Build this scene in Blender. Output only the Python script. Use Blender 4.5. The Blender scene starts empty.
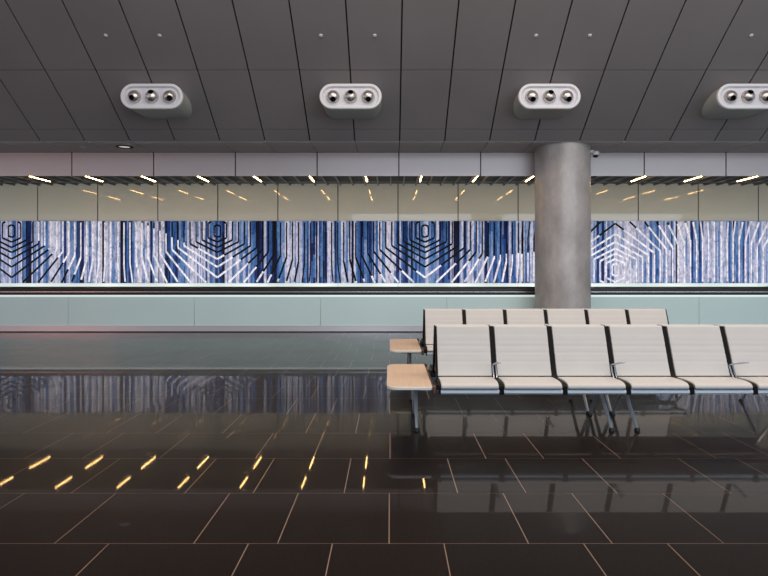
import bpy, bmesh, math, random
from mathutils import Vector, Matrix
random.seed(7)
S = bpy.context.scene
COL = S.collection
PI = math.pi

# ------------------------------------------------------------------ helpers
def lin(c):
    return tuple(((v/255)/12.92 if v/255 <= .04045 else ((v/255+.055)/1.055)**2.4) for v in c)

def mat(name, rgb, rough=.5, metal=0., coat=0., noise=0., nscale=8., bump=0., bscale=60., spec=.5,
        stretch=(1, 1, 1), emit=None, estr=0., ior=1.5, coat_rough=.05):
    m = bpy.data.materials.new(name); m.use_nodes = True
    nt = m.node_tree; b = nt.nodes['Principled BSDF']
    c = lin(rgb)
    b.inputs['Base Color'].default_value = (*c, 1)
    b.inputs['Roughness'].default_value = rough
    b.inputs['Metallic'].default_value = metal
    b.inputs['Coat Weight'].default_value = coat
    b.inputs['Coat Roughness'].default_value = coat_rough
    b.inputs['Specular IOR Level'].default_value = spec
    b.inputs['IOR'].default_value = ior
    if noise or bump:
        tc = nt.nodes.new('ShaderNodeTexCoord'); mp = nt.nodes.new('ShaderNodeMapping')
        mp.inputs['Scale'].default_value = stretch
        nt.links.new(tc.outputs['Object'], mp.inputs['Vector'])
        if noise:
            n = nt.nodes.new('ShaderNodeTexNoise'); n.inputs['Scale'].default_value = nscale
            n.inputs['Detail'].default_value = 5
            nt.links.new(mp.outputs['Vector'], n.inputs['Vector'])
            r = nt.nodes.new('ShaderNodeValToRGB')
            r.color_ramp.elements[0].position = .3; r.color_ramp.elements[1].position = .7
            r.color_ramp.elements[0].color = (*[v*(1-noise) for v in c], 1)
            r.color_ramp.elements[1].color = (*[min(1, v*(1+noise)) for v in c], 1)
            nt.links.new(n.outputs['Fac'], r.inputs['Fac'])
            nt.links.new(r.outputs['Color'], b.inputs['Base Color'])
        if bump:
            n2 = nt.nodes.new('ShaderNodeTexNoise'); n2.inputs['Scale'].default_value = bscale
            nt.links.new(mp.outputs['Vector'], n2.inputs['Vector'])
            bp = nt.nodes.new('ShaderNodeBump'); bp.inputs['Strength'].default_value = bump
            bp.inputs['Distance'].default_value = .01
            nt.links.new(n2.outputs['Fac'], bp.inputs['Height'])
            nt.links.new(bp.outputs['Normal'], b.inputs['Normal'])
    if emit:
        b.inputs['Emission Color'].default_value = (*lin(emit), 1)
        b.inputs['Emission Strength'].default_value = estr
    return m

def box(bm, x0, x1, y0, y1, z0, z1, mi=0):
    vs = [bm.verts.new((x, y, z)) for x in (x0, x1) for y in (y0, y1) for z in (z0, z1)]
    for f in ((0, 1, 3, 2), (4, 6, 7, 5), (0, 4, 5, 1), (2, 3, 7, 6), (0, 2, 6, 4), (1, 5, 7, 3)):
        bm.faces.new([vs[i] for i in f]).material_index = mi

def prism_x(bm, prof, x0, x1, mi=0):
    """closed (y, z) profile extruded along x"""
    a = [bm.verts.new((x0, y, z)) for y, z in prof]; b = [bm.verts.new((x1, y, z)) for y, z in prof]
    n = len(prof)
    bm.faces.new(a).material_index = mi; bm.faces.new(b[::-1]).material_index = mi
    for i in range(n):
        bm.faces.new((a[i], b[i], b[(i+1) % n], a[(i+1) % n])).material_index = mi

def prism_z(bm, prof, z0, z1, mi=0, mi_top=None):
    a = [bm.verts.new((x, y, z0)) for x, y in prof]; b = [bm.verts.new((x, y, z1)) for x, y in prof]
    n = len(prof)
    bm.faces.new(a[::-1]).material_index = mi
    bm.faces.new(b).material_index = mi if mi_top is None else mi_top
    for i in range(n):
        bm.faces.new((a[i], a[(i+1) % n], b[(i+1) % n], b[i])).material_index = mi

def tube(bm, pts, r, n=10, mi=0, cap=True):
    pts = [Vector(p) for p in pts]; rings = []
    rr = r if isinstance(r, (list, tuple)) else [r]*len(pts)
    up = None
    for i, p in enumerate(pts):
        d = (pts[min(i+1, len(pts)-1)]-pts[max(i-1, 0)]).normalized()
        if up is None:
            up = Vector((0, 0, 1)) if abs(d.z) < .9 else Vector((1, 0, 0))
        s = d.cross(up).normalized(); u = s.cross(d).normalized(); up = u
        rings.append([bm.verts.new(p+rr[i]*(math.cos(2*PI*k/n)*s+math.sin(2*PI*k/n)*u)) for k in range(n)])
    for a, b in zip(rings, rings[1:]):
        for k in range(n):
            bm.faces.new((a[k], a[(k+1) % n], b[(k+1) % n], b[k])).material_index = mi
    if cap:
        bm.faces.new(rings[0][::-1]).material_index = mi; bm.faces.new(rings[-1]).material_index = mi

def lathe(bm, prof, n=32, M=Matrix(), mi=0):
    """(r, z) profile turned about z, then moved by M"""
    rings = []
    for r, z in prof:
        if r < 1e-6:
            rings.append([bm.verts.new(M @ Vector((0, 0, z)))])
        else:
            rings.append([bm.verts.new(M @ Vector((r*math.cos(2*PI*k/n), r*math.sin(2*PI*k/n), z))) for k in range(n)])
    for a, b in zip(rings, rings[1:]):
        for k in range(n):
            k2 = (k+1) % n
            if len(a) == 1 and len(b) == 1: continue
            if len(a) == 1: f = (a[0], b[k2], b[k])
            elif len(b) == 1: f = (a[k], a[k2], b[0])
            else: f = (a[k], a[k2], b[k2], b[k])
            bm.faces.new(f).material_index = mi

def obj(name, bm, mats, parent=None, loc=(0, 0, 0), bevel=0., smooth=True, seg=2):
    bmesh.ops.recalc_face_normals(bm, faces=bm.faces)
    me = bpy.data.meshes.new(name); bm.to_mesh(me); bm.free()
    for m in (mats if isinstance(mats, (list, tuple)) else [mats]): me.materials.append(m)
    if smooth:
        for p in me.polygons: p.use_smooth = True
        me.set_sharp_from_angle(angle=math.radians(35))
    o = bpy.data.objects.new(name, me); COL.objects.link(o); o.location = loc
    if parent: o.parent = parent
    if bevel:
        md = o.modifiers.new('edge', 'BEVEL'); md.width = bevel; md.segments = seg
        md.limit_method = 'ANGLE'; md.angle_limit = math.radians(40)
    return o

def tag(o, label, cat, group=None):
    o['label'] = label; o['category'] = cat
    if group: o['group'] = group
    return o

def thing(name, label, cat, loc=(0, 0, 0), group=None):
    o = bpy.data.objects.new(name, None); COL.objects.link(o); o.location = loc
    o.empty_display_size = .2
    return tag(o, label, cat, group)

def struct(o):
    o['kind'] = 'structure'; return o

def dup(o, parent=None):
    c = o.copy(); COL.objects.link(c)
    if parent: c.parent = parent
    for ch in list(o.children): dup(ch, c)
    return c

def B(): return bmesh.new()

# ------------------------------------------------------------------ camera
F = 600.0; H = 1.5
cam = bpy.data.cameras.new('camera'); cam.sensor_width = 36; cam.sensor_fit = 'HORIZONTAL'
cam.lens = F/768*36; cam.shift_x = -6/768; cam.shift_y = -18/768; cam.clip_end = 200
co = bpy.data.objects.new('camera', cam); COL.objects.link(co)
co.location = (0, 0, H); co.rotation_euler = (PI/2, 0, 0)
S.camera = co

# ------------------------------------------------------------------ materials
M = {}
M['ceil'] = mat('ceiling_panel', (150, 145, 147), .5, noise=.05, nscale=.6, metal=.0)
M['black'] = mat('black_gap', (14, 14, 15), .7)
M['seam'] = mat('seam_dark', (38, 35, 36), .7)
M['fascia'] = mat('fascia_panel', (214, 206, 208), .38, metal=.25, noise=.03, nscale=.5)
M['soffit'] = mat('soffit_panel', (206, 200, 202), .5)
M['beige'] = mat('beige_glass', (160, 161, 154), .04, spec=.6, ior=1.5)
M['cyan_wall'] = mat('pale_cyan_wall', (214, 232, 232), .35)
M['slat'] = mat('slat_grey', (92, 94, 96), .5)
M['rear_black'] = mat('rear_ceiling_black', (22, 23, 25), .7)
M['steel'] = mat('brushed_steel', (205, 205, 208), .22, metal=1.)
M['alu'] = mat('polished_aluminium', (200, 205, 212), .25, metal=1.)
M['alu_matt'] = mat('matt_aluminium', (190, 200, 212), .38, metal=.6)
M['frost'] = mat('pale_glass', (222, 250, 255), .2, coat=.3, noise=.03, nscale=.4)
M['rubber'] = mat('black_rubber', (24, 24, 26), .42)
M['belt'] = mat('belt_grey', (60, 62, 64), .5)
M['line'] = mat('light_strip', (240, 250, 248), .4, emit=(225, 245, 240), estr=.5)
M['leather'] = mat('pale_upholstery', (200, 199, 198), .45, noise=.02, nscale=5, bump=.05, bscale=120)
M['frame'] = mat('dark_side_frame', (18, 16, 17), .55, spec=.15)
M['tube_dark'] = mat('dark_steel_beam', (40, 42, 46), .4, metal=.6)
M['wood'] = mat('pale_timber', (220, 194, 170), .4, noise=.06, nscale=3, stretch=(14, 1, 1))
M['table_edge'] = mat('white_table_edge', (245, 240, 234), .35)
M['bracket'] = mat('brown_bracket', (92, 66, 56), .45)
M['skirt'] = mat('pale_metal_skirt', (226, 226, 234), .28, metal=.45)
M['rail'] = mat('pale_blue_rail', (190, 204, 218), .35, metal=.35)
M['foot'] = mat('black_foot', (20, 20, 22), .5)
M['pod'] = mat('pod_white', (234, 236, 242), .38)
M['podface'] = mat('pod_face', (222, 224, 234), .42)
M['podside'] = mat('pod_side_grey', (176, 180, 178), .45)
M['ball'] = mat('satin_silver', (212, 208, 206), .28, metal=.9)
M['hole'] = mat('black_aperture', (8, 8, 9), .4)
M['lamp'] = mat('warm_lamp_diffuser', (255, 225, 180), .5, emit=(255, 202, 126), estr=40.)
M['lampbody'] = mat('lamp_housing', (60, 58, 56), .5)
M['dl'] = mat('downlight_lens', (240, 236, 230), .4, emit=(255, 244, 236), estr=.4)
M['cap'] = mat('fitting_white', (222, 222, 222), .4)
M['camwhite'] = mat('camera_white', (205, 200, 200), .4)
M['camdome'] = mat('camera_dome', (30, 28, 30), .1)

# column: mottled grey plaster
m = mat('column_plaster', (158, 154, 154), .36, metal=.15); M['column'] = m
nt = m.node_tree; b = nt.nodes['Principled BSDF']
tc = nt.nodes.new('ShaderNodeTexCoord'); mp = nt.nodes.new('ShaderNodeMapping'); mp.inputs['Scale'].default_value = (1, 1, .55)
n1 = nt.nodes.new('ShaderNodeTexNoise'); n1.inputs['Scale'].default_value = 2.1; n1.inputs['Detail'].default_value = 8
n1.inputs['Roughness'].default_value = .65
rp = nt.nodes.new('ShaderNodeValToRGB')
rp.color_ramp.elements[0].position = .3; rp.color_ramp.elements[0].color = (*lin((156, 152, 152)), 1)
rp.color_ramp.elements[1].position = .72; rp.color_ramp.elements[1].color = (*lin((200, 197, 197)), 1)
nt.links.new(tc.outputs['Object'], mp.inputs['Vector']); nt.links.new(mp.outputs['Vector'], n1.inputs['Vector'])
nt.links.new(n1.outputs['Fac'], rp.inputs['Fac']); nt.links.new(rp.outputs['Color'], b.inputs['Base Color'])

# floor tiles: polished dark stone with a tone per tile (colour attribute) and fine grain
m = mat('polished_dark_stone', (46, 38, 34), .1); M['tile'] = m
nt = m.node_tree; b = nt.nodes['Principled BSDF']
at = nt.nodes.new('ShaderNodeAttribute'); at.attribute_name = 'tone'
tc = nt.nodes.new('ShaderNodeTexCoord')
n1 = nt.nodes.new('ShaderNodeTexNoise'); n1.inputs['Scale'].default_value = 60; n1.inputs['Detail'].default_value = 6
nt.links.new(tc.outputs['Object'], n1.inputs['Vector'])
mr = nt.nodes.new('ShaderNodeMapRange'); mr.inputs['From Min'].default_value = .35; mr.inputs['From Max'].default_value = .65; mr.inputs['To Min'].default_value = .3; mr.inputs['To Max'].default_value = 1.7
nt.links.new(n1.outputs['Fac'], mr.inputs['Value'])
mx = nt.nodes.new('ShaderNodeMix'); mx.data_type = 'RGBA'; mx.blend_type = 'MULTIPLY'; mx.inputs[0].default_value = 1
nt.links.new(at.outputs['Color'], mx.inputs[6]); nt.links.new(mr.outputs['Result'], mx.inputs[7])
nt.links.new(mx.outputs[2], b.inputs['Base Color'])
n2 = nt.nodes.new('ShaderNodeTexNoise'); n2.inputs['Scale'].default_value = 1.4; n2.inputs['Detail'].default_value = 4
nt.links.new(tc.outputs['Object'], n2.inputs['Vector'])
mr2 = nt.nodes.new('ShaderNodeMapRange'); mr2.inputs['To Min'].default_value = .3; mr2.inputs['To Max'].default_value = .4
nt.links.new(n2.outputs['Fac'], mr2.inputs['Value']); nt.links.new(mr2.outputs['Result'], b.inputs['Roughness'])
M['grout'] = mat('grout', (172, 146, 128), .3, coat=.5, coat_rough=.06)
_b = M['tile'].node_tree.nodes['Principled BSDF']
_b.inputs['IOR'].default_value = 1.26; _b.inputs['Coat Weight'].default_value = .5; _b.inputs['Coat Roughness'].default_value = .03
_b.inputs['Coat IOR'].default_value = 1.3

# ------------------------------------------------------------------ floor
XL, XR = -17.0, 17.0
bm = B()
tone = bm.loops.layers.color.new('tone')
box(bm, XL, XR, -3, 19.27, -.2, -.0015, 1)
row_starts = [.296, -.005, -.309, .0]
lens = [.765, .460, .612]; PER = sum(lens); G = .0055; RD = .742
rng = random.Random(3)
for r in range(-8, 22):
    y0 = 3.291+RD*(r-1); y1 = y0+RD          # r = 0 ends at y 3.291
    if y0 > 19.27: continue
    y1 = min(y1, 19.27)
    st = row_starts[r % 4]
    x = st-PER*10; i = 0
    while x < XR:
        w = lens[i % 3]
        a, c = max(x+G/2, XL), min(x+w-G/2, XR)
        if c > a+.02:
            f = bm.faces.new([bm.verts.new(p) for p in ((a, y0+G/2, 0), (c, y0+G/2, 0), (c, y1-G/2, 0), (a, y1-G/2, 0))])
            k = rng.uniform(.8, 1.2); base = lin((83, 65, 56))
            for lp in f.loops: lp[tone] = (base[0]*k, base[1]*k, base[2]*k, 1)
        x += w; i += 1
floor = struct(obj('floor', bm, [M['tile'], M['grout']], smooth=False))
# ------------------------------------------------------------------ sloped ceiling
YE, ZE, SL = 13.2, 4.32, .677
def cz(y): return ZE+SL*(YE-y)
PW = .987; X0 = .213
ys = [5.0, 8.0, 10.32, 11.64, 12.9, YE]
nrm = Vector((0, -SL, -1)).normalized()
def slab(bm, x0, x1, y0, y1, t0, t1, mi):
    vs = []
    for x in (x0, x1):
        for y in (y0, y1):
            for t in (t0, t1):
                vs.append(bm.verts.new(Vector((x, y, cz(y)))-nrm*t))
    for f in ((0, 1, 3, 2), (4, 6, 7, 5), (0, 4, 5, 1), (2, 3, 7, 6), (0, 2, 6, 4), (1, 5, 7, 3)):
        bm.faces.new([vs[i] for i in f]).material_index = mi
bm = B()
for k in range(-18, 18):
    for a, c in zip(ys, ys[1:]):
        slab(bm, X0+k*PW+.014, X0+(k+1)*PW-.014, a+.009, c-.009, 0, .03, 0)
slab(bm, XL-1, XR+1, 5.0, YE-.03, .035, .12, 1)
struct(obj('ceiling', bm, [M['ceil'], M['black']], smooth=False))

# soffit lip and fascia
YF = 14.38; ZFT, ZFB = 4.345, 3.755; FW = 1.96
bm = B()
for k in range(-9, 9):
    for h in range(2):
        xa = X0+(k+h/2)*FW
        box(bm, xa+.008, xa+FW/2-.008, YE+.01, YF-.02, ZE, ZE+.03, 0)
box(bm, XL, XR, YE+.02, YF+.05, ZE+.032, ZE+.2, 1)
struct(obj('trim_1', bm, [M['soffit'], M['seam']], smooth=False))
bm = B()
for k in range(-9, 9):
    box(bm, X0+k*FW+.014, X0+(k+1)*FW-.014, YF, YF+.03, ZFB, ZFT-.03, 0)
box(bm, XL, XR, YF+.032, YF+.12, ZFB+.01, ZFT+.02, 1)
struct(obj('trim_2', bm, [M['fascia'], M['seam']], smooth=False))

# rear ceiling with slats
YW = 19.27
bm = B()
box(bm, XL, XR, YF+.12, YW+.2, 4.275, 4.45, 1)
x = -16.9
while x < 17:
    box(bm, x, x+.035, YF+.14, YW, 4.205, 4.275, 0); x += .4025
for y in (15.0, 16.9, 18.7):
    box(bm, XL, XR, y, y+.05, 4.235, 4.275, 0)
struct(obj('trim_3', bm, [M['slat'], M['rear_black']], smooth=False))

# back wall: glossy beige panels above, pale strip below
MS = 60.07/31.14
bm = B()
ZMT, ZMB = H+49/31.14, H-13.2/31.14
for k in range(-9, 9):
    xa = .257+k*MS
    box(bm, xa+.016, xa+MS-.016, YW, YW+.02, ZMT-.1, 4.275, 0)
    box(bm, xa+.004, xa+MS-.004, YW, YW+.02, 0, ZMT-.11, 2)
box(bm, XL-.5, XR+.5, YW+.021, YW+.25, 0, 4.275, 1)
struct(obj('wall_back', bm, [M['beige'], M['seam'], M['cyan_wall']], smooth=False))
# ------------------------------------------------------------------ mural
def mural():
    sc = 31.14
    PX0, PX1, PY0, PY1 = -110.0, 880.0, 221.0, 283.2
    bm = B(); tn = bm.loops.layers.color.new('tone')
    rg = random.Random(11)
    def P(x, y, d): return ((x-390)/sc, YW-.004-d, H-(y-270)/sc)
    def paint(f, c):
        for lp in f.loops: lp[tn] = (*lin(c), 1)
    # body
    a = P(PX0, PY1, 0); c = P(PX1, PY0, 0)
    box(bm, a[0], c[0], YW-.024, YW-.001, a[2], c[2], 0)
    for f in bm.faces: paint(f, (150, 160, 185))
    # vertical painted bands, (end pixel, depth of blue 0..1)
    prof = [(-40, .3), (-14, .7), (-4, .3), (3, .5), (10, .42), (17, .62), (22, .35), (28, .62), (34, .75), (42, .35), (60, .12), (66, .75), (72, .2),
            (80, .82), (84, .95), (92, .35), (112, .1), (120, .55), (127, .85), (133, .7), (146, .15), (152, .4), (158, .15), (164, .3),
            (172, .85), (178, .95), (186, .5), (205, .12), (212, .4), (222, .5), (231, .3), (246, .15), (254, .4), (262, .9),
            (269, .8), (276, .95), (281, .5), (296, .08), (304, .4), (312, .6), (326, .72), (331, .3), (341, .2), (351, .12),
            (358, .7), (366, .85), (373, .75), (380, .3), (392, .1), (400, .5), (411, .62), (420, .55), (433, .22), (441, .4),
            (447, .75), (459, .92), (465, .6), (474, .22), (484, .12), (491, .5), (503, .68), (514, .6), (524, .15), (536, .25),
            (560, .4), (590, .6), (602, .58), (612, .25), (640, .08), (648, .4), (660, .62), (672, .22), (686, .15), (694, .45),
            (703, .62), (716, .12), (728, .1), (736, .5), (748, .6), (758, .25), (770, .12), (800, .5), (880, .3)]
    x = PX0; i = 0
    def band(v):
        stops = [(0, (228, 228, 240)), (.2, (204, 208, 228)), (.45, (148, 180, 216)), (.65, (104, 146, 194)), (.85, (62, 94, 152)), (1, (24, 34, 74))]
        v = max(0, min(.93, v))
        for (p, ca), (q, cb) in zip(stops, stops[1:]):
            if v <= q:
                t = (v-p)/(q-p); return tuple(ca[j]+(cb[j]-ca[j])*t for j in range(3))
        return stops[-1][1]
    while x < PX1:
        while prof[i][0] <= x and i < len(prof)-1: i += 1
        w = rg.choice((.8, 1.1, 1.5, 2.0, 2.6)); x2 = min(x+w, PX1)
        v = prof[i][1]*(.82 if x < 560 else .68)+rg.uniform(-.32, .32)
        if rg.random() < .13: v = rg.choice((.02, .1, .95))
        y = PY0
        while y < PY1:
            y2 = min(PY1, y+rg.uniform(5, 34))
            if PY1-y2 < 3: y2 = PY1
            f = bm.faces.new([bm.verts.new(P(*p, .0205)) for p in ((x, y2), (x2, y2), (x2, y), (x, y))])
            paint(f, band(v+rg.uniform(-.18, .18)))
            y = y2
        x = x2
    # line work
    yc = [(138, 220), (150, 228), (163, 232), (175, 239), (187, 244), (200, 249), (224, 256), (240, 260), (256, 267), (266, 274), (285, 281), (300, 285),
          (355, 283), (372, 276), (390, 274), (400, 272), (419, 271), (439, 266), (468, 262), (487, 258), (515, 254), (535, 251), (590, 238),
          (615, 230), (650, 226), (680, 223), (705, 220), (900, 215)]
    def is_white(x, y):
        if x < 38+max(0, y-240)*1.05: return False
        if x < 138: return True
        for (xa, ya), (xb, yb) in zip(yc, yc[1:]):
            if xa <= x <= xb: return y > ya+(yb-ya)*(x-xa)/(xb-xa)
        return True
    slopes = [.4, .45, .5, .5, .56, .64, .76, .96, 1.25, 1.6, 2.07, 2.7, 3.6, 5., 7.5, 14., 40., 60.]
    def polyline(k):
        w = 3.2+6.0*k; yb = 236+1.95*k; yv = yb+w*slopes[k]
        top = 231-4.5-5*k*.62
        pts = [(0, top-w*.5), (w, top), (w, yb), (0, yv)]
        return pts
    def stroke(pts, depth):
        run = []
        def flush(col):
            nonlocal run
            if len(run) > 1:
                for (p, q) in zip(run, run[1:]):
                    dx, dy = q[0]-p[0], q[1]-p[1]; L = math.hypot(dx, dy)
                    if L < 1e-6: continue
                    hw = (.7 if abs(dx) < .2 else .95)*(1.0 if col else 1.0)
                    nx, ny = -dy/L*hw, dx/L*hw
                    f = bm.faces.new([bm.verts.new(P(*t, depth)) for t in ((p[0]+nx, p[1]+ny), (p[0]-nx, p[1]-ny), (q[0]-nx, q[1]-ny), (q[0]+nx, q[1]+ny))])
                    paint(f, (246, 246, 252) if col else (10, 12, 28))
            run = run[-1:]
        last = None
        for (p, q) in zip(pts, pts[1:]):
            L = math.hypot(q[0]-p[0], q[1]-p[1]); n = max(1, int(L/1.5))
            for j in range(n+1):
                t = j/n; z = (p[0]+(q[0]-p[0])*t, p[1]+(q[1]-p[1])*t)
                if not (PX0+1 < z[0] < PX1-1 and PY0+.3 < z[1] < PY1-.3):
                    flush(last); run = []; continue
                cw = is_white(*z)
                if last is not None and cw != last: flush(last)
                last = cw
                run.append(z)
            flush(last)
        flush(last)
    for cx, flip, kl, kr in ((-193, False, 16, 16), (12, False, 16, 16), (217.5, False, 16, 16), (425, False, 16, 15), (615, True, 15, 16), (820, True, 16, 16)):
        for k in range(17):
            for sgn, km in ((-1, kl), (1, kr)):
                if k > km: continue
                pts = [(cx+sgn*a, (501-c if flip else c)) for a, c in polyline(k)]
                stroke(pts, .0225+.00002*k)
    m = mat('mural_print', (150, 160, 185), .6, spec=.12)
    nt = m.node_tree; b = nt.nodes['Principled BSDF']
    at = nt.nodes.new('ShaderNodeAttribute'); at.attribute_name = 'tone'
    tc = nt.nodes.new('ShaderNodeTexCoord'); mp = nt.nodes.new('ShaderNodeMapping'); mp.inputs['Scale'].default_value = (2.4, 1, 1)
    n1 = nt.nodes.new('ShaderNodeTexNoise'); n1.inputs['Scale'].default_value = 5.5; n1.inputs['Detail'].default_value = 9; n1.inputs['Distortion'].default_value = .8
    n1.inputs['Roughness'].default_value = .7
    nt.links.new(tc.outputs['Object'], mp.inputs['Vector']); nt.links.new(mp.outputs['Vector'], n1.inputs['Vector'])
    r = nt.nodes.new('ShaderNodeValToRGB')
    r.color_ramp.elements[0].position = .38; r.color_ramp.elements[0].color = (.3, .36, .44, 1)
    r.color_ramp.elements[1].position = .56; r.color_ramp.elements[1].color = (1.08, 1.1, 1.1, 1)
    nt.links.new(n1.outputs['Fac'], r.inputs['Fac'])
    mx = nt.nodes.new('ShaderNodeMix'); mx.data_type = 'RGBA'; mx.blend_type = 'MULTIPLY'; mx.inputs[0].default_value = .75
    nt.links.new(at.outputs['Color'], mx.inputs[6]); nt.links.new(r.outputs['Color'], mx.inputs[7])
    nt.links.new(mx.outputs[2], b.inputs['Base Color'])
    o = obj('wall_mural', bm, m, smooth=False)
    tag(o, 'long blue and white mural of nested black and white hexagon lines on the back wall', 'mural')
mural()

# ------------------------------------------------------------------ column
bm = B()
lathe(bm, [(0, 0), (.622, 0), (.622, 4.42), (0, 4.42)], 96)
column = obj('column', bm, M['column'], loc=(3.982, 13.85, 0))
tag(column, 'thick round mottled grey column standing between the far seats and the moving walkway', 'column')

# security camera on the column
t = thing('security_camera', 'small white dome camera on a bracket at the top right of the column', 'camera', (4.555, 13.6, 4.155))
bm = B(); box(bm, -.06, .06, -.05, .05, -.01, .06); obj('mount', bm, M['camwhite'], t, bevel=.008)
bm = B(); lathe(bm, [(0, .02), (.075, .02), (.08, 0), (.08, -.05), (.07, -.06), (0, -.06)], 24, Matrix.Translation((.1, -.02, 0))); obj('housing', bm, M['camwhite'], t)
bm = B(); lathe(bm, [(.062, -.055), (.058, -.085), (.04, -.108), (0, -.118)], 20, Matrix.Translation((.1, -.02, 0))); obj('dome', bm, M['camdome'], t)

# ------------------------------------------------------------------ moving walkway
YB = 14.49
walk = thing('moving_walkway', 'moving walkway with pale glass sides and black handrails running along the mural', 'moving walkway', (0, YB, 0))
WL, WR = -16.5, 16.5
for side, y in ((0, 0.), (1, 1.35)):
    bm = B(); box(bm, WL, WR, y+.02, y+.06, 0, .02, 1); box(bm, WL, WR, y, y+.06, .02, .135); box(bm, WL, WR, y-.008, y+.07, .135, .157)
    # joints of the skirt cladding
    obj('skirt_panel', bm, [M['skirt'], M['rubber']], walk)
    x = -.70*0-1.68-3.05*5
    while x < WR:
        a, c = max(WL, x+.006), min(WR, x+3.05-.006)
        if c > a+.1:
            bm = B(); box(bm, a, c, y+.012, y+.034, .157, .853); obj('glass_panel', bm, M['frost'], walk, bevel=.003)
        x += 3.05
    bm = B(); box(bm, WL, WR, y+.0, y+.046, .853, .898); obj('light_strip', bm, M['line'], walk)
    bm = B(); box(bm, WL, WR, y-.004, y+.05, .898, .962); obj('handrail_channel', bm, M['rubber'], walk)
    bm = B(); box(bm, WL, WR, y+.0, y+.046, .962, .982); obj('handrail_track', bm, M['alu'], walk)
    bm = B()
    pr = [(y-.022, .985), (y-.026, 1.01), (y-.018, 1.045), (y+.0, 1.058), (y+.046, 1.058), (y+.064, 1.045), (y+.072, 1.01), (y+.068, .985)]
    prism_x(bm, pr, WL, WR); obj('handrail', bm, M['rubber'], walk)
bm = B()
box(bm, WL, WR, .07, 1.34, 0, .03)
for j in range(24): box(bm, WL, WR, .1+j*.05, .12+j*.05, .03, .036)
obj('belt', bm, M['belt'], walk)
# ------------------------------------------------------------------ seating benches
Y0 = 6.23                       # middle of the back-to-back bench
PITCH = .58; GX = 1.022
def seat_prof(th, drop=0.):
    """(d, z) outline of the seat pad; d = distance behind the front edge"""
    top = [(.004, .411), (-.003, .420), (-.002, .434), (.008, .449), (.032, .461), (.075, .467), (.14, .470), (.25, .467), (.355, .461)]
    return top
def offs(pts, t):
    out = []
    for i, p in enumerate(pts):
        a = Vector(pts[max(i-1, 0)]); b = Vector(pts[min(i+1, len(pts)-1)])
        d = (b-a).normalized(); n = Vector((d.y, -d.x))
        out.append((p[0]+n.x*t, p[1]+n.y*t))
    return out
def back_line():
    pts = [(.362, .470), (.378, .50), (.40, .55), (.43, .625), (.468, .72), (.508, .82), (.545, .905), (.556, .932), (.57, .943)]
    return pts
def grooved():
    base = back_line(); out = []
    for (a, b) in zip(base, base[1:]):
        n = max(1, int(math.hypot(b[0]-a[0], b[1]-a[1])/.012))
        for j in range(n): out.append((a[0]+(b[0]-a[0])*j/n, a[1]+(b[1]-a[1])*j/n))
    out.append(base[-1])
    res = []
    for i, p in enumerate(out):
        a = Vector(out[max(0, i-1)]); b = Vector(out[min(len(out)-1, i+1)]); d = (b-a).normalized(); n = Vector((-d.y, d.x))
        g = 0.
        for zg in (.60, .685, .745, .80, .862):
            g = max(g, 1-abs(p[1]-zg)/.008)
        g = max(0, g)
        res.append((p[0]-n.x*g*.004, p[1]-n.y*g*.004))
    return res
def place(p, face):            # face -1: looks to the camera, +1: looks away
    d, z = p
    return ((-(.75-d)) if face < 0 else (.50-d), z)

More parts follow.
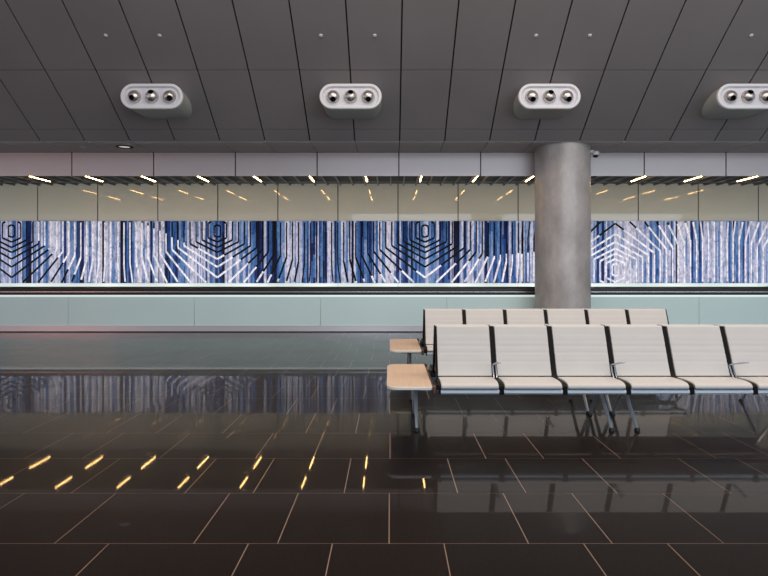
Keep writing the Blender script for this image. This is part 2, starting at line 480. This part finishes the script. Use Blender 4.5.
bench = thing('seating_bench', 'front bench of pale upholstered seats with a timber side table at its left end', 'bench', (0, Y0, 0), 'airport benches with side tables')
def strip(pts, th): return pts+offs(pts, th)[::-1]
me_seat = {}
for face in (-1, 1):
    for i in range(6):
        xa = GX-PITCH+i*PITCH; xa, xb = xa+.027, xa+PITCH-.027
        bm = B()
        prism_x(bm, [place(p, face) for p in seat_prof(0)+[(.355, .43), (.25, .433), (.1, .425), (.03, .411)]], xa, xb)
        s = obj('seat_cushion', bm, M['leather'], bench, bevel=.006)
        bm = B(); prism_x(bm, [place(p, face) for p in ((.012, .404), (.002, .396), (.0, .376), (.008, .363), (.03, .361), (.04, .37), (.04, .404))], xa-.004, xb+.004)
        r = obj('front_rail', bm, M['rail'], s)
        bm = B()
        prism_x(bm, [place(p, face) for p in grooved()+offs(back_line(), .03)[::-1]], xa, xb)
        obj('backrest', bm, M['leather'], bench, bevel=.005)
    for i in range(7):
        xc = GX-PITCH+i*PITCH
        line = offs(seat_prof(0), .012)[1:-1]+[(.345, .452), (.372, .468)]+offs(back_line(), .012)[2:]
        bm = B()
        f0, f1 = xc-.021, xc+.021
        if i == 0: f0, f1 = xc+.008, xc+.0255      # slim end frames
        if i == 6: f0, f1 = xc-.0255, xc-.008
        prism_x(bm, [place(p, face) for p in strip(line, .045)], f0, f1)
        # front bracket that ties the frame to the rail
        y_a = place((.004, 0), face)[0]; y_b = place((.06, 0), face)[0]
        box(bm, f0, f1, min(y_a, y_b), max(y_a, y_b), .36, .42)
        obj('side_frame', bm, M['frame'], bench, bevel=.004)
        bm = B()
        p = place((.585, .937), face); q = place((.562, .938), face)
        box(bm, f0+.004, f1-.004, min(p[0], q[0]), max(p[0], q[0]), .934, .946)
        obj('frame_cap', bm, M['cap'], bench, bevel=.003)
    for i in ((1, 3, 5) if face < 0 else ()):
        xc = GX-PITCH+i*PITCH
        bm = B()
        a = place((.43, .548), face); c = place((.13, .628), face)
        path = []
        for j in range(9):
            t_ = j/8; path.append((xc, a[0]+(c[0]-a[0])*t_, a[1]+(c[1]-a[1])*(t_**.7)))
        n = len(path)
        for (p, q) in zip(path, path[1:]):
            vs = []
            for pt in (p, q):
                for dx, dz in ((-.019, 0), (.019, 0), (.019, .012), (-.019, .012)): vs.append(bm.verts.new((pt[0]+dx, pt[1], pt[2]+dz)))
            for f in ((0, 1, 5, 4), (1, 2, 6, 5), (2, 3, 7, 6), (3, 0, 4, 7)): bm.faces.new([vs[k] for k in f])
        bmesh.ops.remove_doubles(bm, verts=bm.verts, dist=1e-5)
        bmesh.ops.holes_fill(bm, edges=bm.edges, sides=0)
        arm = obj('armrest', bm, M['alu_matt'], bench, bevel=.003)
        bm = B()
        for dx in (-.014, .014):
            p0 = place((.40, .56), face); p1 = place((.37, .50), face); p2 = place((.33, .455), face)
            tube(bm, [(xc+dx, *p0), (xc+dx, *p1), (xc+dx, *p2)], .008, 8)
        obj('armrest_post', bm, M['alu'], arm)
for face in (-1, 1):
    yb = face*.31
    bm = B(); box(bm, .12, GX+5*PITCH+.06, yb-.035, yb+.035, .335, .395); obj('beam', bm, M['tube_dark'], bench, bevel=.008)
    for i in range(7):
        xc = GX-PITCH+i*PITCH
        bm = B(); d0 = place((.10, 0), face)[0]; d1 = place((.37, 0), face)[0]
        box(bm, xc-.014, xc+.014, min(d0, d1), max(d0, d1), .385, .432); obj('seat_bearer', bm, M['tube_dark'], bench)
FRAMES = (.25, 2.066, 2.305, 4.02)
for x in FRAMES:
    for face in (-1, 1):
        for (ya, yb) in ((face*.31, face*.635), (face*.31, face*.02)):
            bm = B()
            sgn = 1 if yb > ya else -1
            tube(bm, [(x, ya-sgn*.008, .36), (x, ya+(yb-ya)*.9, .05), (x, yb, .018)], [.021, .015, .014], 10)
            lg = obj('leg', bm, M['alu_matt'], bench)
            bm = B(); lathe(bm, [(0, 0), (.026, 0), (.026, .012), (.016, .03), (0, .03)], 16, Matrix.Translation((x, yb, 0)))
            obj('foot', bm, M['foot'], lg)
# side table
def rrect(x0, x1, y0, y1, rl, rr, n=8):
    pts = []
    for cx, cy, r, a0 in ((x1-rr, y1-rr, rr, 0), (x0+rl, y1-rl, rl, 90), (x0+rl, y0+rl, rl, 180), (x1-rr, y0+rr, rr, 270)):
        for j in range(n+1):
            a = math.radians(a0+90*j/n); pts.append((cx+r*math.cos(a), cy+r*math.sin(a)))
    return pts
bm = B(); prism_z(bm, rrect(-.03, .392, -.70, .64, .11, .012), .392, .421)
tb = obj('side_table', bm, M['table_edge'], bench, bevel=.004)
bm = B(); prism_z(bm, rrect(-.024, .387, -.693, .634, .105, .01), .421, .4235); obj('timber_top', bm, M['wood'], tb)
bm = B(); box(bm, .10, .36, -.5, .5, .372, .392); box(bm, .20, .30, -.36, .36, .345, .372); obj('table_bracket', bm, M['tube_dark'], bench)
bm = B()
for s_ in (-1, 1): box(bm, .392, .425, s_*.67-.05, s_*.67+.05, .36, .43)
box(bm, .392, .425, -.62, .62, .375, .40)
obj('table_joint', bm, M['bracket'], bench, bevel=.008)

far = dup(bench)
far.location = (.03, Y0+2.51, 0)
far['label'] = 'rear bench of pale seats behind the front bench, its timber table farther back'

# ------------------------------------------------------------------ ceiling spotlight pods
PY = 11.79; PZ = H+174*PY/F
def stadium(hw, r, n=20):
    pts = []
    for j in range(n+1):
        a = -PI/2+PI*j/n; pts.append((hw-r+r*math.cos(a), r*math.sin(a)))
    for j in range(n+1):
        a = PI/2+PI*j/n; pts.append((-(hw-r)+r*math.cos(a), r*math.sin(a)))
    return pts
def prism_y(bm, prof, y0, y1, mi=0):
    a = [bm.verts.new((x, y0, z)) for x, z in prof]; b = [bm.verts.new((x, y1, z)) for x, z in prof]; n = len(prof)
    bm.faces.new(a).material_index = mi; bm.faces.new(b[::-1]).material_index = mi
    for i in range(n): bm.faces.new((a[i], b[i], b[(i+1) % n], a[(i+1) % n])).material_index = mi
HW, RR = .612, .247
def make_pod(i):
    name = 'spotlight_pod'
    px = -.776+3.915*(i-1)
    t = thing(name, '', 'spotlight', (px, PY, PZ), 'oval three-spot pods on the sloped ceiling')
    # housing tube, cut where it meets the slope
    bm = B(); st = stadium(HW-.012, RR-.012)
    a = [bm.verts.new((x, .03, z)) for x, z in st]
    b_ = [bm.verts.new((x, (YE-(PZ+z-ZE)/SL)-PY-.004, z)) for x, z in st]
    n = len(st)
    for k in range(n): bm.faces.new((a[k], b_[k], b_[(k+1) % n], a[(k+1) % n]))
    bm.faces.new(b_[::-1])
    obj('housing', bm, M['podside'], t)
    # bezel ring
    bm = B(); o1 = stadium(HW, RR); i1 = stadium(HW-.062, RR-.062); i2 = stadium(HW-.072, RR-.072)
    loops = [[bm.verts.new((x, y, z)) for x, z in pr] for pr, y in ((o1, .07), (o1, .012), (stadium(HW-.014, RR-.014), 0), (stadium(HW-.05, RR-.05), 0), (i1, .012), (i2, .055))]
    for p, q in zip(loops, loops[1:]):
        for k in range(n): bm.faces.new((p[k], q[k], q[(k+1) % n], p[(k+1) % n]))
    obj('bezel', bm, M['pod'], t)
    bm = B(); prism_y(bm, stadium(HW-.07, RR-.07), .05, .075); obj('face_plate', bm, M['podface'], t)
    view = (Vector((0, 0, H))-Vector((px, PY, PZ))).normalized()
    rt = Vector((0, 0, 1)).cross(view).normalized(); up = view.cross(rt).normalized()
    aims = [((-.4, .15), (-.2, -.74), (-.03, .2)), ((0, .36), (0, -.72), (0, .36)), ((.2, .38), (.28, -.7), (.33, .38)), ((.4, .25), (.38, -.68), (.42, .3))][i]
    for j, dx in enumerate((-.345, 0, .345)):
        c = Vector((dx, .035, -.005)); R = .126
        ax, ay = aims[j]; vz = math.sqrt(max(.05, 1-ax*ax-ay*ay))
        nn = (rt*ax-up*ay+view*vz).normalized()
        rot = nn.to_track_quat('Z', 'Y').to_matrix().to_4x4()
        T = Matrix.Translation(c) @ rot
        hr = .052
        a0 = math.asin(hr/R); prof = [(R*math.sin(q), R*math.cos(q)) for q in [a0+(PI-a0)*k/22 for k in range(23)]]
        prof[-1] = (0, -R)
        bm = B(); lathe(bm, [(hr, R*math.cos(a0)+.012), (hr+.008, R*math.cos(a0)+.012)]+prof, 32, T)
        bl = obj('spotlight_ball', bm, M['ball'], t)
        bm = B(); lathe(bm, [(hr, R*math.cos(a0)+.012), (hr*.96, .05), (0, .05)], 24, T)
        obj('aperture', bm, M['hole'], bl)
        # collar socket round the ball
        bm = B(); lathe(bm, [(.15, 0), (.15, .014), (.136, .016), (.132, 0)], 32, Matrix.Translation((dx, .05, -.005)) @ Matrix.Rotation(PI/2, 4, 'X'))
        obj('socket_ring', bm, M['pod'], t)
    return t
labels = ['leftmost of the four white oval three-spot pods, showing its grey side toward the middle',
          'second white oval three-spot pod from the left on the dark sloped ceiling',
          'white oval three-spot pod on the dark ceiling just above the column',
          'white oval three-spot pod at the right edge, partly cut off by the picture']
for i in range(4):
    p = make_pod(i); p['label'] = labels[i]

# small round fittings in the ceiling panels
ordn = ['first', 'second', 'third', 'fourth', 'fifth', 'sixth', 'seventh', 'eighth', 'ninth', 'tenth', 'eleventh', 'twelfth', 'thirteenth', 'fourteenth', 'fifteenth', 'sixteenth', 'seventeenth']
YD = 11.01
nz = (-nrm).to_track_quat('Z', 'Y').to_matrix().to_4x4()
cap0 = None
for i, k in enumerate((-6, -5, -2, -1, 2, 3, 6)):
    px = X0+(k+.5)*PW
    if cap0 is None:
        bm = B(); lathe(bm, [(0, -.016), (.022, -.016), (.032, -.01), (.036, 0), (0, 0)], 20, nz); o = cap0 = obj('round_ceiling_fitting', bm, M['cap'])
    else:
        o = cap0.copy(); COL.objects.link(o)
    o.location = (px, YD, cz(YD))
    tag(o, 'tiny pale round ceiling fitting, %s from the left in the row above the pods' % ordn[i], 'ceiling fitting', 'round fittings in the ceiling panels')
t = thing('recessed_downlight', 'round recessed downlight in the soffit strip below the leftmost pod', 'downlight', (-6.07, 13.72, ZE))
bm = B(); lathe(bm, [(.12, -.002), (.135, -.014), (.185, -.012), (.19, 0)], 32); obj('trim_ring', bm, M['frame'], t)
bm = B(); lathe(bm, [(0, -.004), (.12, -.004), (.12, .0), (0, .0)], 32); obj('lens', bm, M['dl'], t)
bm = B(); lathe(bm, [(0, -.02), (.05, -.02), (.065, -.01), (.07, 0), (0, 0)], 24)
tag(obj('smoke_detector', bm, M['cap'], loc=(-7.03, 13.72, ZE)), 'small pale detector in the soffit strip left of the recessed downlight', 'detector')

# ------------------------------------------------------------------ warm linear lamps
def make_lamp():
    t = thing('ceiling_lamp', '', 'lamp', (0, 0, 0), 'warm linear lamps under the slat ceiling')
    bm = B(); box(bm, -.024, .024, -.515, .515, .0, .06); obj('housing', bm, M['lampbody'], t)
    bm = B(); box(bm, -.014, .014, -.51, .51, -.012, 0.); obj('diffuser', bm, M['lamp'], t)
    return t
l0 = make_lamp(); first = True
for row, (y, ks, txt) in enumerate(((17.76, [k for k in range(-6, 8) if k != 4], 'in the rear row'), (15.98, range(-6, 8), 'in the row behind the fascia'))):
    for n_, k in enumerate(ks):
        o = l0 if first else dup(l0); first = False
        o.location = (-.70+1.61*k, y, 4.2)
        o['label'] = 'warm linear lamp under the slats, %s from the left %s' % (ordn[n_], txt)

# ------------------------------------------------------------------ light
w = bpy.data.worlds.new('world'); S.world = w; w.use_nodes = True
bg = w.node_tree.nodes['Background']; bg.inputs['Color'].default_value = (.92, .96, 1, 1); bg.inputs['Strength'].default_value = .42
def area(name, loc, rot, sx, sy, power, col):
    l = bpy.data.lights.new(name, 'AREA'); l.shape = 'RECTANGLE'; l.size = sx; l.size_y = sy; l.energy = power; l.color = col
    o = bpy.data.objects.new(name, l); COL.objects.link(o); o.location = loc; o.rotation_euler = rot; return o
area('window_daylight', (10, -9, 5), (math.radians(90), 0, 0), 26, 6, 1200, (.8, .9, 1))
area('shop_glow', (-18, -4, 3), (math.radians(90), 0, math.radians(-20)), 5, 3, 150, (1, .35, .28))
area('hall_downlight', (2.5, 5.6, 8.2), (0, 0, 0), 12, 4.0, 720, (1, .8, .63))
for k in range(-6, 7):  # added fill spots without fixtures, brightening the mural and back wall from below
    l = bpy.data.lights.new('added_wall_fill', 'SPOT'); l.energy = 200; l.spot_size = math.radians(130); l.spot_blend = 1; l.shadow_soft_size = .0
    l.color = (1, .97, .92)
    o = bpy.data.objects.new('added_wall_fill', l); COL.objects.link(o); o.location = (k*2.6, 16.2, 1.0)
    d = Vector((0, 3.17, 1.6)); o.rotation_euler = d.to_track_quat('-Z', 'Y').to_euler()

S.view_settings.view_transform = 'Standard'; S.view_settings.look = 'None'
S.view_settings.exposure = 0; S.view_settings.gamma = 1; S.view_settings.use_curve_mapping = False
